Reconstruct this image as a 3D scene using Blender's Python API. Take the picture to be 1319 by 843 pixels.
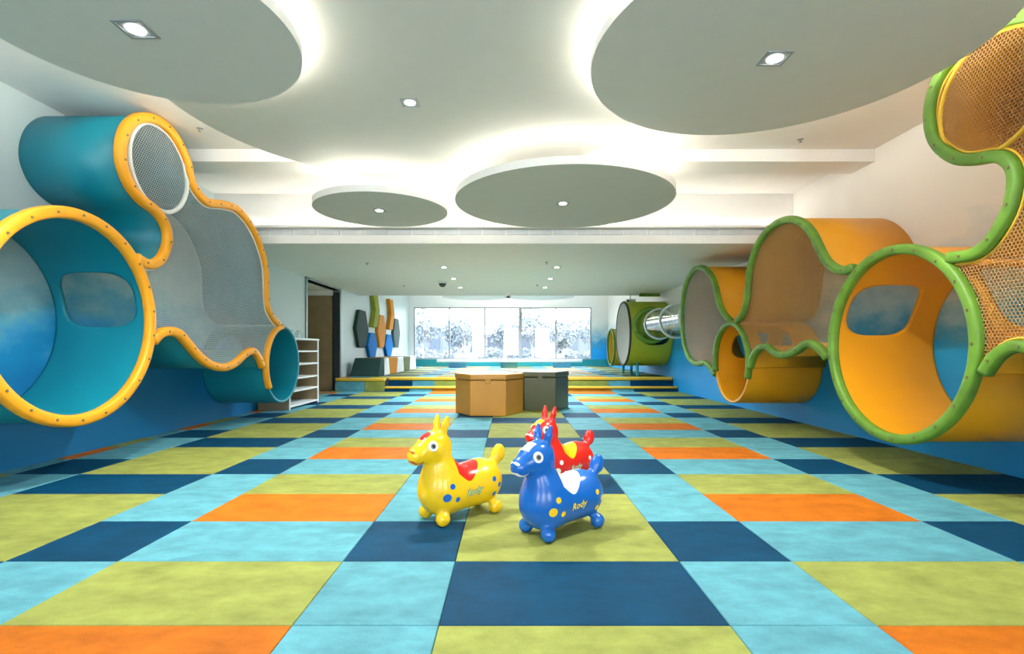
import bpy, bmesh, math, random
import numpy as np
from mathutils import Vector, Matrix
random.seed(7)
for o in list(bpy.data.objects): bpy.data.objects.remove(o)
S = bpy.context.scene
COL = S.collection
PI = math.pi

# ------------------------------------------------------------------ camera
cd = bpy.data.cameras.new('camera'); cam = bpy.data.objects.new('camera', cd); COL.objects.link(cam)
cam.location = (0, 0, 0.95); cam.rotation_euler = (PI/2, 0, 0)
cd.sensor_fit = 'HORIZONTAL'; cd.sensor_width = 36.0; cd.lens = 660.0/1319.0*36.0
cd.shift_x = 2.0/1319.0; cd.shift_y = 28.5/1319.0
cd.clip_start = 0.05; cd.clip_end = 300
S.camera = cam

# ------------------------------------------------------------------ world, exposure
w = bpy.data.worlds.new('sky'); S.world = w; w.use_nodes = True
bg = w.node_tree.nodes['Background']
bg.inputs[0].default_value = (0.86, 0.94, 1.0, 1); bg.inputs[1].default_value = 10.0
S.view_settings.view_transform = 'Standard'; S.view_settings.look = 'None'
S.view_settings.gamma = 1.0; S.view_settings.use_curve_mapping = False
S.view_settings.exposure = 0.68
COVE = 25.0        # strength of the cove strips
LAMP_W = 165.0      # watts of a disc downlight
LAMP_S = 150.0       # watts of a soffit downlight

# ------------------------------------------------------------------ materials
def nodes_of(name):
    m = bpy.data.materials.new(name); m.use_nodes = True
    nt = m.node_tree; b = nt.nodes['Principled BSDF']
    return m, nt, b
def lin(r, g, b):
    f = lambda c: (c/255/12.92 if c/255 <= 0.04045 else ((c/255+0.055)/1.055)**2.4)
    return (f(r), f(g), f(b), 1)
def N(nt, t, **kw):
    n = nt.nodes.new(t)
    for k, v in kw.items(): setattr(n, k, v)
    return n
def mat(name, col, rough=0.5, spec=0.5, metal=0.0, var=0.06, scale=6.0, bump=0.0, bscale=200.0, coat=0.0, emit=None, sheen=0.0):
    m, nt, b = nodes_of(name)
    tc = N(nt, 'ShaderNodeTexCoord')
    nz = N(nt, 'ShaderNodeTexNoise'); nz.inputs['Scale'].default_value = scale; nz.inputs['Detail'].default_value = 4
    nt.links.new(tc.outputs['Object'], nz.inputs['Vector'])
    r = N(nt, 'ShaderNodeMapRange'); r.inputs[1].default_value = .25; r.inputs[2].default_value = .75
    r.inputs[3].default_value = 1-var; r.inputs[4].default_value = 1+var
    nt.links.new(nz.outputs['Fac'], r.inputs[0])
    mx = N(nt, 'ShaderNodeMix', data_type='RGBA', blend_type='MULTIPLY'); mx.inputs[0].default_value = 1
    mx.inputs[6].default_value = col
    nt.links.new(r.outputs[0], mx.inputs[7]); nt.links.new(mx.outputs[2], b.inputs['Base Color'])
    b.inputs['Roughness'].default_value = rough; b.inputs['Metallic'].default_value = metal
    b.inputs['Specular IOR Level'].default_value = spec
    b.inputs['Coat Weight'].default_value = coat
    if sheen:
        b.inputs['Sheen Weight'].default_value = sheen; b.inputs['Sheen Roughness'].default_value = .35
    if bump:
        n2 = N(nt, 'ShaderNodeTexNoise'); n2.inputs['Scale'].default_value = bscale
        nt.links.new(tc.outputs['Object'], n2.inputs['Vector'])
        bp = N(nt, 'ShaderNodeBump'); bp.inputs['Strength'].default_value = bump; bp.inputs['Distance'].default_value = .004
        nt.links.new(n2.outputs['Fac'], bp.inputs['Height']); nt.links.new(bp.outputs[0], b.inputs['Normal'])
    if emit:
        b.inputs['Emission Color'].default_value = emit[0]; b.inputs['Emission Strength'].default_value = emit[1]
    return m
def carpet(name, col):
    m, nt, b = nodes_of(name)
    g = N(nt, 'ShaderNodeNewGeometry'); oi = N(nt, 'ShaderNodeObjectInfo')
    n1 = N(nt, 'ShaderNodeTexNoise'); n1.inputs['Scale'].default_value = 5; n1.inputs['Detail'].default_value = 6; n1.inputs['Roughness'].default_value = .65
    n2 = N(nt, 'ShaderNodeTexNoise'); n2.inputs['Scale'].default_value = 260; n2.inputs['Detail'].default_value = 2
    mp = N(nt, 'ShaderNodeMapping'); mp.inputs['Scale'].default_value = (1, 1.6, 1)
    nt.links.new(g.outputs['Position'], mp.inputs['Vector']); nt.links.new(mp.outputs[0], n1.inputs['Vector'])
    nt.links.new(g.outputs['Position'], n2.inputs['Vector'])
    r1 = N(nt, 'ShaderNodeMapRange'); r1.inputs[1].default_value = .3; r1.inputs[2].default_value = .7; r1.inputs[3].default_value = .76; r1.inputs[4].default_value = 1.24
    nt.links.new(n1.outputs['Fac'], r1.inputs[0])
    r2 = N(nt, 'ShaderNodeMapRange'); r2.inputs[1].default_value = .3; r2.inputs[2].default_value = .7; r2.inputs[3].default_value = .88; r2.inputs[4].default_value = 1.12
    nt.links.new(n2.outputs['Fac'], r2.inputs[0])
    r3 = N(nt, 'ShaderNodeMapRange'); r3.inputs[3].default_value = .93; r3.inputs[4].default_value = 1.07
    nt.links.new(oi.outputs['Random'], r3.inputs[0])
    p = N(nt, 'ShaderNodeMath', operation='MULTIPLY'); nt.links.new(r1.outputs[0], p.inputs[0]); nt.links.new(r2.outputs[0], p.inputs[1])
    q = N(nt, 'ShaderNodeMath', operation='MULTIPLY'); nt.links.new(p.outputs[0], q.inputs[0]); nt.links.new(r3.outputs[0], q.inputs[1])
    mx = N(nt, 'ShaderNodeMix', data_type='RGBA', blend_type='MULTIPLY'); mx.inputs[0].default_value = 1; mx.inputs[6].default_value = col
    nt.links.new(q.outputs[0], mx.inputs[7]); nt.links.new(mx.outputs[2], b.inputs['Base Color'])
    b.inputs['Roughness'].default_value = .6; b.inputs['Specular IOR Level'].default_value = .12
    bp = N(nt, 'ShaderNodeBump'); bp.inputs['Strength'].default_value = .35; bp.inputs['Distance'].default_value = .004
    nt.links.new(n2.outputs['Fac'], bp.inputs['Height']); nt.links.new(bp.outputs[0], b.inputs['Normal'])
    return m
def mural(name, zmid, warm, k=1.0, fade=None, c55=(.26, .55, .72, 1), c75=(.62, .74, .78, 1)):
    """painted sky: deep blue at the foot, clouds, pale above"""
    m, nt, b = nodes_of(name)
    g = N(nt, 'ShaderNodeNewGeometry')
    mp = N(nt, 'ShaderNodeMapping'); mp.inputs['Scale'].default_value = (1, .8, 1.5)
    nt.links.new(g.outputs['Position'], mp.inputs['Vector'])
    nz = N(nt, 'ShaderNodeTexNoise'); nz.inputs['Scale'].default_value = 1.7; nz.inputs['Detail'].default_value = 5; nz.inputs['Roughness'].default_value = .55
    nt.links.new(mp.outputs[0], nz.inputs['Vector'])
    sp = N(nt, 'ShaderNodeSeparateXYZ'); nt.links.new(g.outputs['Position'], sp.inputs[0])
    a = N(nt, 'ShaderNodeMath', operation='MULTIPLY_ADD'); a.inputs[1].default_value = 1.5; a.inputs[2].default_value = -.75 - zmid
    nt.links.new(nz.outputs['Fac'], a.inputs[0])
    s = N(nt, 'ShaderNodeMath', operation='ADD'); nt.links.new(sp.outputs[2], s.inputs[0]); nt.links.new(a.outputs[0], s.inputs[1])
    mr = N(nt, 'ShaderNodeMapRange'); mr.inputs[1].default_value = -.6; mr.inputs[2].default_value = .8
    src = s.outputs[0]
    if fade:                                        # the painted blue stops before the doorway
        fr = N(nt, 'ShaderNodeMapRange'); fr.inputs[1].default_value = fade[1]; fr.inputs[2].default_value = fade[2]; fr.inputs[3].default_value = fade[3]; fr.inputs[4].default_value = fade[4]
        nt.links.new(sp.outputs['xy'.index(fade[0])], fr.inputs[0])
        ad = N(nt, 'ShaderNodeMath', operation='ADD'); nt.links.new(src, ad.inputs[0]); nt.links.new(fr.outputs[0], ad.inputs[1]); src = ad.outputs[0]
    nt.links.new(src, mr.inputs[0])
    cr = N(nt, 'ShaderNodeValToRGB'); e = cr.color_ramp.elements
    e[0].position = 0; e[0].color = (.003*k, .20*k, .48*k, 1)
    e[1].position = 1; e[1].color = warm
    for p, c in ((.28, (.005*k, .265*k, .57*k, 1)), (.42, (.05, .36, .66, 1)), (.55, c55), (.75, c75)):
        k = e.new(p); k.color = c
    nt.links.new(mr.outputs[0], cr.inputs[0]); nt.links.new(cr.outputs[0], b.inputs['Base Color'])
    b.inputs['Roughness'].default_value = .55
    return m
def emitter(name, col, st):
    m, nt, b = nodes_of(name)
    b.inputs['Base Color'].default_value = (.9, .9, .9, 1)
    b.inputs['Emission Color'].default_value = col; b.inputs['Emission Strength'].default_value = st
    return m
def glass(name, tint=(1, 1, 1, 1), gl=.08, rough=.02, top=.75):
    m, nt, b = nodes_of(name)
    nt.nodes.remove(b)
    out = nt.nodes['Material Output']
    t = N(nt, 'ShaderNodeBsdfTransparent'); t.inputs[0].default_value = tint
    g = N(nt, 'ShaderNodeBsdfGlossy'); g.inputs['Roughness'].default_value = rough
    lw = N(nt, 'ShaderNodeLayerWeight'); lw.inputs[0].default_value = .35
    r = N(nt, 'ShaderNodeMapRange'); r.inputs[3].default_value = gl; r.inputs[4].default_value = top
    nt.links.new(lw.outputs['Fresnel'], r.inputs[0])
    mx = N(nt, 'ShaderNodeMixShader'); nt.links.new(r.outputs[0], mx.inputs[0])
    nt.links.new(t.outputs[0], mx.inputs[1]); nt.links.new(g.outputs[0], mx.inputs[2]); nt.links.new(mx.outputs[0], out.inputs[0])
    return m

M = {}
M['lb'] = carpet('carpet_light_blue', (.100, .318, .385, 1))
M['or'] = carpet('carpet_orange', (.50, .135, .008, 1))
M['gr'] = carpet('carpet_green', (.265, .300, .072, 1))
M['nv'] = carpet('carpet_navy', (.0004, .047, .108, 1))
M['white'] = mat('white_paint', (.90, .885, .855, 1), .6, var=.02)
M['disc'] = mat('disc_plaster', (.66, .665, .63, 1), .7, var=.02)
M['wallL'] = mural('sky_mural_left', 1.15, (.62, .72, .73, 1), 1.0, ('y', 7.6, 9.4, 0, 1.6), (.14, .46, .60, 1), (.42, .62, .67, 1))
M['wallR'] = mural('sky_mural_right', 1.15, (.90, .87, .83, 1), 1.5)
M['wallF'] = mural('sky_mural_front', 1.15, (.86, .87, .88, 1), 1.5, ('x', 2.4, 3.1, 1.6, 0))
M['teal'] = mat('teal_sheet', (.004, .24, .33, 1), .42, var=.05, scale=3)
M['yel'] = mat('amber_sheet', (.86, .37, .010, 1), .42, var=.05, scale=3)
M['lime'] = mat('lime_sheet', (.42, .47, .03, 1), .42, var=.05, scale=3)
M['cover'] = mat('grey_mesh_cover', (.40, .41, .38, 1), .8)
M['ypale'] = mat('yellow_sheet', (.80, .60, .06, 1), .42)
M['trimY'] = mat('amber_foam', (.88, .37, .010, 1), .45, var=.06, scale=9)
M['trimG'] = mat('green_foam', (.125, .275, .025, 1), .5, var=.3, scale=5)
M['bolt'] = mat('bolt_steel', (.25, .2, .1, 1), .45, metal=.5)
M['netL'] = mat('grey_rope', (.56, .63, .63, 1), .8)
M['netR'] = mat('tan_rope', (.62, .40, .17, 1), .8)
M['edgeY'] = mat('yellow_cord', (.85, .50, .04, 1), .7)
M['hoopW'] = mat('white_hoop', (.72, .77, .76, 1), .5)
M['gold'] = mat('gold_nosing', (.68, .42, .035, 1), .4)
M['vinO'] = mat('orange_vinyl', (.55, .255, .025, 1), .32, var=.04)
M['vinG'] = mat('olive_vinyl', (.09, .095, .035, 1), .32, var=.04)
M['seam'] = mat('dark_seam', (.03, .025, .02, 1), .6)
M['wood'] = mat('brown_wood', (.32, .235, .125, 1), .5, var=.15, scale=4)
M['grey'] = mat('grey_metal', (.28, .33, .35, 1), .4)
M['dark'] = mat('dark_frame', (.03, .045, .05, 1), .4)
M['greyW'] = mat('pale_laminate', (.72, .75, .76, 1), .4)
M['dgreen'] = mat('dark_green_pad', (.035, .075, .07, 1), .65, .04)
M['olive'] = mat('olive_pad', (.33, .36, .04, 1), .65, .04)
M['moss'] = mat('moss_pad', (.16, .19, .10, 1), .65, .04)
M['orpad'] = mat('orange_pad', (.72, .28, .03, 1), .65, .04)
M['blpad'] = mat('blue_pad', (.006, .20, .62, 1), .65, .04)
M['gypad'] = mat('grey_pad', (.11, .16, .16, 1), .65, .04)
M['wpad'] = mat('white_pad', (.80, .82, .84, 1), .4)
M['tband'] = mat('teal_band', (.01, .27, .31, 1), .5)
M['bblock'] = mat('pale_blue_pad', (.17, .42, .62, 1), .5)
M['led2'] = emitter('cove_led_small', (1, .93, .82, 1), COVE*.45)
M['led'] = emitter('cove_led', (1, .93, .82, 1), COVE)
M['lens'] = emitter('lamp_lens', (1, .97, .92, 1), 14)
M['glass'] = glass('window_glass')
M['acryl'] = glass('clear_acrylic', (.93, .97, .97, 1), .06, .08, .5)
M['alu'] = mat('aluminium_frame', (.30, .32, .34, 1), .4)
M['leaf'] = mat('glare_washed_leaves', (.13, .165, .195, 1), .6, var=.4)  # window glare is put into this washed-out blue-grey leaf colour
M['trunk'] = mat('pale_bark', (.30, .30, .30, 1), .8)
M['far'] = mat('far_render', (.085, .105, .13, 1), .8)
M['farB'] = mat('far_dark_render', (.05, .07, .10, 1), .8)  # darker blue-grey render for roofs, panes and the middle building
M['pave'] = mat('terrace_paving', (.14, .145, .15, 1), .8)
M['black'] = mat('black_gloss', (.01, .012, .015, 1), .15)
M['eyew'] = mat('eye_white', (.85, .85, .83, 1), .2)
M['eyeg'] = mat('eye_grey', (.20, .22, .20, 1), .2)

# ------------------------------------------------------------------ object helpers
def root_of(o):
    while o.parent: o = o.parent
    return o
def link(name, me, m, parent=None):
    o = bpy.data.objects.new(name, me); COL.objects.link(o)
    if m is not None and not me.materials: me.materials.append(m)
    if parent: o.parent = parent
    return o
def pyobj(name, v, f, m, parent=None, smooth=False, local=False):
    """verts in world coordinates; shifted to the root's origin when parented"""
    v = np.asarray(v, float)
    if parent and not local: v = v - np.array(root_of(parent).location)
    me = bpy.data.meshes.new(name); me.from_pydata(v.tolist(), [], [tuple(int(i) for i in q) for q in f]); me.update()
    if smooth: me.polygons.foreach_set('use_smooth', [True]*len(me.polygons))
    return link(name, me, m, parent)
def tag(o, label=None, cat=None, group=None, kind=None):
    if label: o['label'] = label
    if cat: o['category'] = cat
    if group: o['group'] = group
    if kind: o['kind'] = kind
    return o
def thing(name, loc, label, cat, group=None, rz=0):
    o = bpy.data.objects.new(name, None); COL.objects.link(o); o.empty_display_size = .1
    o.location = loc; o.rotation_euler = (0, 0, rz)
    return tag(o, label, cat, group)
def struct(o): o['kind'] = 'structure'; return o
BF = [(0,3,2,1),(4,5,6,7),(0,1,5,4),(1,2,6,5),(2,3,7,6),(3,0,4,7)]
def boxv(x0, x1, y0, y1, z0, z1):
    return [(x0,y0,z0),(x1,y0,z0),(x1,y1,z0),(x0,y1,z0),(x0,y0,z1),(x1,y0,z1),(x1,y1,z1),(x0,y1,z1)]
def bev(o, wd, seg=2):
    md = o.modifiers.new('bevel', 'BEVEL'); md.width = wd; md.segments = seg; md.limit_method = 'ANGLE'; return o
def box(name, x0, x1, y0, y1, z0, z1, m, parent=None, b=0):
    o = pyobj(name, boxv(x0,x1,y0,y1,z0,z1), BF, m, parent)
    return bev(o, b) if b else o
def merge(parts):
    V, F = [], []
    for v, f in parts:
        n = len(V); V += [tuple(p) for p in v]; F += [tuple(i+n for i in q) for q in f]
    return V, F
def cylv(c, r, h, n=32, axis='z', r2=None):
    r2 = r if r2 is None else r2
    V = []
    for k, (rr, t) in enumerate(((r, 0), (r2, h))):
        for i in range(n):
            a = 2*PI*i/n; p = (rr*math.cos(a), rr*math.sin(a), t)
            if axis == 'x': p = (p[2], p[0], p[1])
            if axis == 'y': p = (p[0], p[2], p[1])
            V.append((c[0]+p[0], c[1]+p[1], c[2]+p[2]))
    F = [(i, (i+1) % n, n+(i+1) % n, n+i) for i in range(n)] + [tuple(range(n-1, -1, -1)), tuple(range(n, 2*n))]
    return V, F
def prism(pts, lo, hi, axis='x'):
    """closed outline of (a,b) extruded along axis"""
    n = len(pts); V = []
    for t in (lo, hi):
        for a, b in pts:
            V.append((t, a, b) if axis == 'x' else ((a, t, b) if axis == 'y' else (a, b, t)))
    F = [(i, (i+1) % n, n+(i+1) % n, n+i) for i in range(n)] + [tuple(range(n-1, -1, -1)), tuple(range(n, 2*n))]
    return V, F
def tube(P, r, n=6, closed=False, radii=None):
    P = [Vector(p) for p in P]; V = []; F = []; m = len(P)
    for i, p in enumerate(P):
        a = P[i-1] if (i > 0 or closed) else P[i]; b = P[(i+1) % m] if (i < m-1 or closed) else P[i]
        t = (b-a).normalized(); u = t.orthogonal().normalized() if abs(t.z) > .95 else Vector((0,0,1)).cross(t).normalized()
        w_ = t.cross(u); rr = radii[i] if radii else r
        for k in range(n):
            q = p + (u*math.cos(2*PI*k/n)+w_*math.sin(2*PI*k/n))*rr; V.append(tuple(q))
    for i in range(m if closed else m-1):
        j = (i+1) % m
        for k in range(n): F.append((i*n+k, i*n+(k+1) % n, j*n+(k+1) % n, j*n+k))
    if not closed: F += [tuple(range(n-1, -1, -1)), tuple(range((m-1)*n, m*n))]
    return V, F
def smooth_path(P, step=.025, closed=False):
    """Catmull-Rom through P, resampled"""
    P = np.array(P, float); n = len(P); out = []
    rng = n if closed else n-1
    for i in range(rng):
        p0 = P[(i-1) % n] if (closed or i > 0) else 2*P[0]-P[1]
        p1 = P[i]; p2 = P[(i+1) % n]; p3 = P[(i+2) % n] if (closed or i+2 < n) else 2*P[-1]-P[-2]
        k = max(2, int(np.linalg.norm(p2-p1)/step)+1)
        for t in np.linspace(0, 1, k, endpoint=False):
            out.append(.5*((2*p1)+(-p0+p2)*t+(2*p0-5*p1+4*p2-p3)*t*t+(-p0+3*p1-3*p2+p3)*t**3))
    if not closed: out.append(P[-1])
    out = np.array(out)
    for _ in range(3):                               # relax the traced wobble
        q = out.copy(); q[1:-1] = (out[:-2]+2*out[1:-1]+out[2:])/4
        if closed: q[0] = (out[-1]+2*out[0]+out[1])/4; q[-1] = (out[-2]+2*out[-1]+out[0])/4
        out = q
    return out

# ================================================================== SETTING
WL, WR, YB, YE, CH = -3.90, 3.73, -3.0, 19.6, 3.0
ROW, Y0 = .5286, 1.7465
COLS = [(-3.90,-3.745,'w'),(-3.745,-3.245,'n'),(-3.245,-2.245,'k'),(-2.245,-1.745,'n'),(-1.745,-.745,'w'),(-.745,-.245,'n'),
        (-.245,.75,'k'),(.75,1.25,'n'),(1.25,2.25,'w'),(2.25,2.75,'n'),(2.75,3.73,'k')]
def tilecol(t, r):
    r %= 3
    if t == 'k': return 'nv' if r == 0 else 'gr'
    if t == 'n': return 'nv' if r == 1 else 'lb'
    return ('gr', 'lb', 'or')[r]
floor = struct(box('floor', WL, WR, YB, YE+.2, -.12, -.004, M['seam']))
PY1, PY2, PZ1, PZ2 = 11.40, 11.75, .11, .30
_tm = {}
def tile_at(x0, x1, y0, y1, z, m, parent, name='carpet_tile'):
    key = (round(x1-x0, 3), round(y1-y0, 3))
    g = .0012
    if key not in _tm:
        a, b = (x1-x0)/2-g, (y1-y0)/2-g; c = .003; h = .012
        V = [(-a,-b,-.012),(a,-b,-.012),(a,b,-.012),(-a,b,-.012),(-a,-b,-.003),(a,-b,-.003),(a,b,-.003),(-a,b,-.003),
             (-a+c,-b+c,0),(a-c,-b+c,0),(a-c,b-c,0),(-a+c,b-c,0)]
        F = [(0,1,5,4),(1,2,6,5),(2,3,7,6),(3,0,4,7),(4,5,9,8),(5,6,10,9),(6,7,11,10),(7,4,8,11),(8,9,10,11)]
        me = bpy.data.meshes.new('carpet_tile'); me.from_pydata(V, [], F); me.materials.append(m); _tm[key] = me
    o = bpy.data.objects.new(name, _tm[key]); COL.objects.link(o); o.parent = parent
    o.material_slots[0].link = 'OBJECT'; o.material_slots[0].material = m
    o.location = Vector(((x0+x1)/2, (y0+y1)/2, z)) - Vector(parent.location)
    return o
for r in range(-3, 20):
    y0 = Y0 + r*ROW; y1 = min(y0+ROW, PY1+.02)
    if y1-y0 < .05: continue
    for x0, x1, t in COLS: tile_at(x0, x1, y0, y1, 0.008, M[tilecol(t, r)], floor)

# platform with two steps
plat = struct(box('platform', WL, WR, PY2+.03, YE, -.003, PZ2-.014, M['seam']))
for r in range(0, 15):
    y0 = PY2+.06+r*ROW; y1 = min(y0+ROW, YE-.02)
    if y1-y0 < .05: continue
    for x0, x1, t in COLS: tile_at(x0, x1, y0, y1, PZ2, M[tilecol(t, r+2)], plat)
box('step_core', -2.80, WR-.002, PY1+.03, PY2+.029, -.002, PZ1-.02, M['seam'], plat)
box('step_core', WL+.002, -2.80, PY1+.03, PY2+.029, -.002, PZ2-.03, M['seam'], plat)
for x0, x1, t in COLS:
    if x1 > -2.80:
        a = max(x0, -2.80)
        box('riser_panel', a, x1-.004, PY1+.005, PY1+.03, .0, PZ1-.055, M[{'k':'nv','n':'lb','w':'or'}[t]], plat)
        box('step_tread', a, x1-.004, PY1+.06, PY2, PZ1-.02, PZ1, M[{'k':'nv','n':'lb','w':'gr'}[t]], plat)
    if x1 > -2.80:
        box('riser_panel', max(x0, -2.8), x1-.004, PY2+.004, PY2+.03, PZ1, PZ2-.08, M[tilecol(t, 0)], plat)
    if x0 < -2.8:
        box('riser_panel', x0+.002, min(x1, -2.8)-.004, PY1+.005, PY1+.03, .0, PZ2-.07, M['lb' if x0 < -3.3 else 'gr'], plat)
        box('step_tread', x0+.002, min(x1, -2.8)-.004, PY1+.07, PY2+.055, PZ2-.03, PZ2-.002, M[tilecol(t, 1)], plat)
def nosing(x0, x1, y, z, h=.075):
    o = box('step_nosing', x0, x1, y-.02, y+.055, z-h, z, M['gold'], plat); bev(o, .025, 3)
nosing(-2.80, WR-.004, PY1, PZ1+.01, .055); nosing(-2.80, WR-.004, PY2, PZ2+.008); nosing(WL+.004, -2.78, PY1, PZ2+.008)

# side walls
DY0, DY1, DZ = 9.78, 11.70, 2.29
def wall_prism(name, x0, x1, segs, m):
    return struct(pyobj(name, *merge([(boxv(x0, x1, *s), BF) for s in segs]), m))
wl = wall_prism('wall_left', WL-.15, WL, [(YB, DY0, -.12, CH), (DY0, DY1, DZ, CH), (DY1, YE+.2, -.12, CH)], M['wallL'])
wr = wall_prism('wall_right', WR, WR+.15, [(YB, YE+.2, -.12, CH)], M['wallR'])
# rear wall behind the viewpoint: three unseen tall windows added to let daylight in
BW = [(-3.2,-1.9),(-.6,.7),(2.0,3.3)]
segs = [(WL, WR, YB-.15, YB, -.12, .25), (WL, WR, YB-.15, YB, 2.75, CH)]
xs = [WL]+[v for p in BW for v in p]+[WR]
for i in range(0, len(xs), 2): segs.append((xs[i], xs[i+1], YB-.15, YB, .25, 2.75))
wb = struct(pyobj('wall_back', *merge([(boxv(*s), BF) for s in segs]), M['white']))
for i, (a, b) in enumerate(BW):
    f = struct(pyobj('window_%d' % (i+2), *merge([(boxv(a, b, YB-.1, YB-.06, .25, .31), BF), (boxv(a, b, YB-.1, YB-.06, 2.69, 2.75), BF),
        (boxv(a, a+.05, YB-.1, YB-.06, .31, 2.69), BF), (boxv(b-.05, b, YB-.1, YB-.06, .31, 2.69), BF)]), M['alu']))
    box('glass_pane', a+.05, b-.05, YB-.085, YB-.078, .31, 2.69, M['glass'], f)
# far wall with the strip window
WX0, WX1, WZ0, WZ1 = -3.70, 3.10, .56, 2.55
wf = struct(pyobj('wall_front', *merge([(boxv(*s), BF) for s in ((WL, WR, YE, YE+.2, -.12, WZ0), (WL, WR, YE, YE+.2, WZ1, CH),
      (WL, WX0, YE, YE+.2, WZ0, WZ1), (WX1, WR, YE, YE+.2, WZ0, WZ1))]), M['wallF']))
win = struct(pyobj('window_1', *merge([(boxv(*s), BF) for s in ((WX0, WX1, YE+.02, YE+.1, WZ0, WZ0+.05), (WX0, WX1, YE+.02, YE+.1, WZ1-.05, WZ1),
      (WX0, WX0+.05, YE+.02, YE+.1, WZ0+.05, WZ1-.05), (WX1-.05, WX1, YE+.02, YE+.1, WZ0+.05, WZ1-.05))]), M['alu']))
pw = (WX1-WX0)/5
for i in range(5):
    a, b = WX0+i*pw, WX0+(i+1)*pw
    if i: box('mullion', a-(.06 if i == 3 else .03), a+(.06 if i == 3 else .03), YE+.02, YE+.1, WZ0+.05, WZ1-.05, M['alu'], win)
    box('glass_pane', a+.06, b-.06, YE+.055, YE+.065, WZ0+.05, WZ1-.05, M['glass'], win)
struct(box('baseboard_front', WL+.01, WR-.01, YE-.05, YE-.002, PZ2, WZ0+.0, M['tband'], b=.01))

# ceilings
BY0, BY1, BZ = 5.24, 5.60, 2.87
SY0, SY1, SZ = 6.70, 13.2, 2.33
ceil = struct(box('ceiling', WL, WR, YB, YE+.2, CH, CH+.12, M['white']))
struct(box('trim_1', WL+.002, WR-.002, BY0, BY1, BZ, CH-.001, M['white']))
soff = struct(box('ceiling.001', WL+.002, WR-.002, SY0+.06, SY1, SZ, CH-.001, M['white']))
fas = struct(box('trim_2', WL+.004, WR-.004, SY0, SY0+.06, SZ, SZ+.115, M['white'], b=.006))
for i in range(24):
    a = WL+.12+i*.311
    box('vent_slot', a, a+.285, SY0+.035, SY0+.059, SZ+.125, SZ+.19, M['greyW'], fas)
led = struct(box('trim_3', WL+.004, WR-.004, SY0-.06, SY0+.06, SZ+.20, SZ+.235, M['white']))
box('cove_strip', WL+.1, WR-.1, SY0+.03, SY0+.045, SZ+.236, SZ+.246, M['led2'], led)

# doorway recess in the left wall
d = struct(pyobj('door_1', *merge([(boxv(WL-.16, WL+.025, DY0-.05, DY0+.02, .0, DZ+.02), BF), (boxv(WL-.16, WL+.025, DY1-.02, DY1+.05, .0, DZ+.02), BF),
     (boxv(WL-.16, WL+.025, DY0-.05, DY1+.05, DZ, DZ+.07), BF)]), M['grey']))
box('recess_panel', WL-1.25, WL-.13, DY1-.02, DY1+.03, -.1, DZ+.1, M['wood'], d)
box('recess_header', WL-1.24, WL-.14, DY1-.06, DY1-.021, DZ-.12, DZ-.001, M['white'], d)
box('jamb_edge', WL-.13, WL+.012, DY1-.035, DY1-.021, 0, DZ-.05, M['dark'], d)
box('recess_back', WL-1.30, WL-1.25, DY0-.05, DY1+.05, -.1, DZ+.1, M['wood'], d)
box('recess_side', WL-1.25, WL-.15, DY0-.05, DY0, -.1, DZ+.1, M['wood'], d)
box('recess_ceiling', WL-1.25, WL-.15, DY0, DY1, DZ, DZ+.1, M['white'], d)
box('recess_floor', WL-1.25, WL, DY0, DY1, -.12, -.002, M['wood'], d)

# ------------------------------------------------------------------ ceiling discs, cove strips, lamps
def spot(t, watt, tint):
    ld = bpy.data.lights.new('lamp', 'SPOT'); ld.energy = watt; ld.spot_size = math.radians(150); ld.spot_blend = .8
    ld.color = tint; ld.shadow_soft_size = .05
    lo = bpy.data.objects.new('lamp', ld); COL.objects.link(lo); lo.parent = t; lo.location = (0, 0, -.04)
def downlight(x, y, z, label, group, size=.15, watt=LAMP_W, tint=(1, .96, .89)):
    t = thing('downlight', (x, y, z), label, 'downlight', group)
    s = size/2; q = s*.80
    fr = pyobj('frame', *merge([(boxv(x-s, x+s, y-s, y-q, z-.006, z), BF), (boxv(x-s, x+s, y+q, y+s, z-.006, z), BF),
         (boxv(x-s, x-q, y-q, y+q, z-.006, z), BF), (boxv(x+q, x+s, y-q, y+q, z-.006, z), BF)]), M['alu'], t)
    pyobj('recess', *merge([(boxv(x-q, x+q, y-q, y+q, z-.002, z-.0005), BF)]), M['grey'], t)
    pyobj('lens', *cylv((x, y, z-.007), q*.72, .005, 24), M['lens'], t)
    spot(t, watt, tint)
    return t
def disc(name, x, y, R, z, th, label, led=True, watt=0):
    t = thing(name, (x, y, z), label, 'ceiling disc')
    V, F = cylv((x, y, z), R, th, 96)
    p = pyobj('disc_plate', V, F, M['disc'], t)
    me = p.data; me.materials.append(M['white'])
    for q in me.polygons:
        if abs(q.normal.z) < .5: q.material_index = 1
    pyobj('hanger', *cylv((x, y, z+th), .05, CH-z-th, 16), M['white'], t)
    if led:
        a = [i*2*PI/96 for i in range(96)]
        V, F = tube([(x+(R-.07)*math.cos(k), y+(R-.07)*math.sin(k), z+th+.014) for k in a], .013, 5, True)
        pyobj('cove_strip', V, F, M['led2' if abs(th-.07) < .001 else 'led'], t)
    if watt: spot(t, watt, (.86, .94, 1))  # unseen lamp added under the far discs to brighten the platform
    return t
H = .95
mid = disc('ceiling_disc', -.412*1.85, 2.10*1.85, .960*1.85, H+1.85, .05, 'largest pale ceiling disc in the middle, partly covered by the others')
dl = disc('ceiling_disc', -1.167*1.712, 1.615*1.712, .474*1.712, H+1.712, .06, 'round ceiling disc above the blue tunnels at the left')
dr = disc('ceiling_disc', .919*1.712, 1.757*1.712, .636*1.712, H+1.712, .06, 'big round ceiling disc at the right beside the amber tunnels')
ds = disc('ceiling_disc', -.934*1.55, 3.72*1.55, .474*1.55, H+1.55, .07, 'smallest ceiling disc, left of the two before the soffit')
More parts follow.
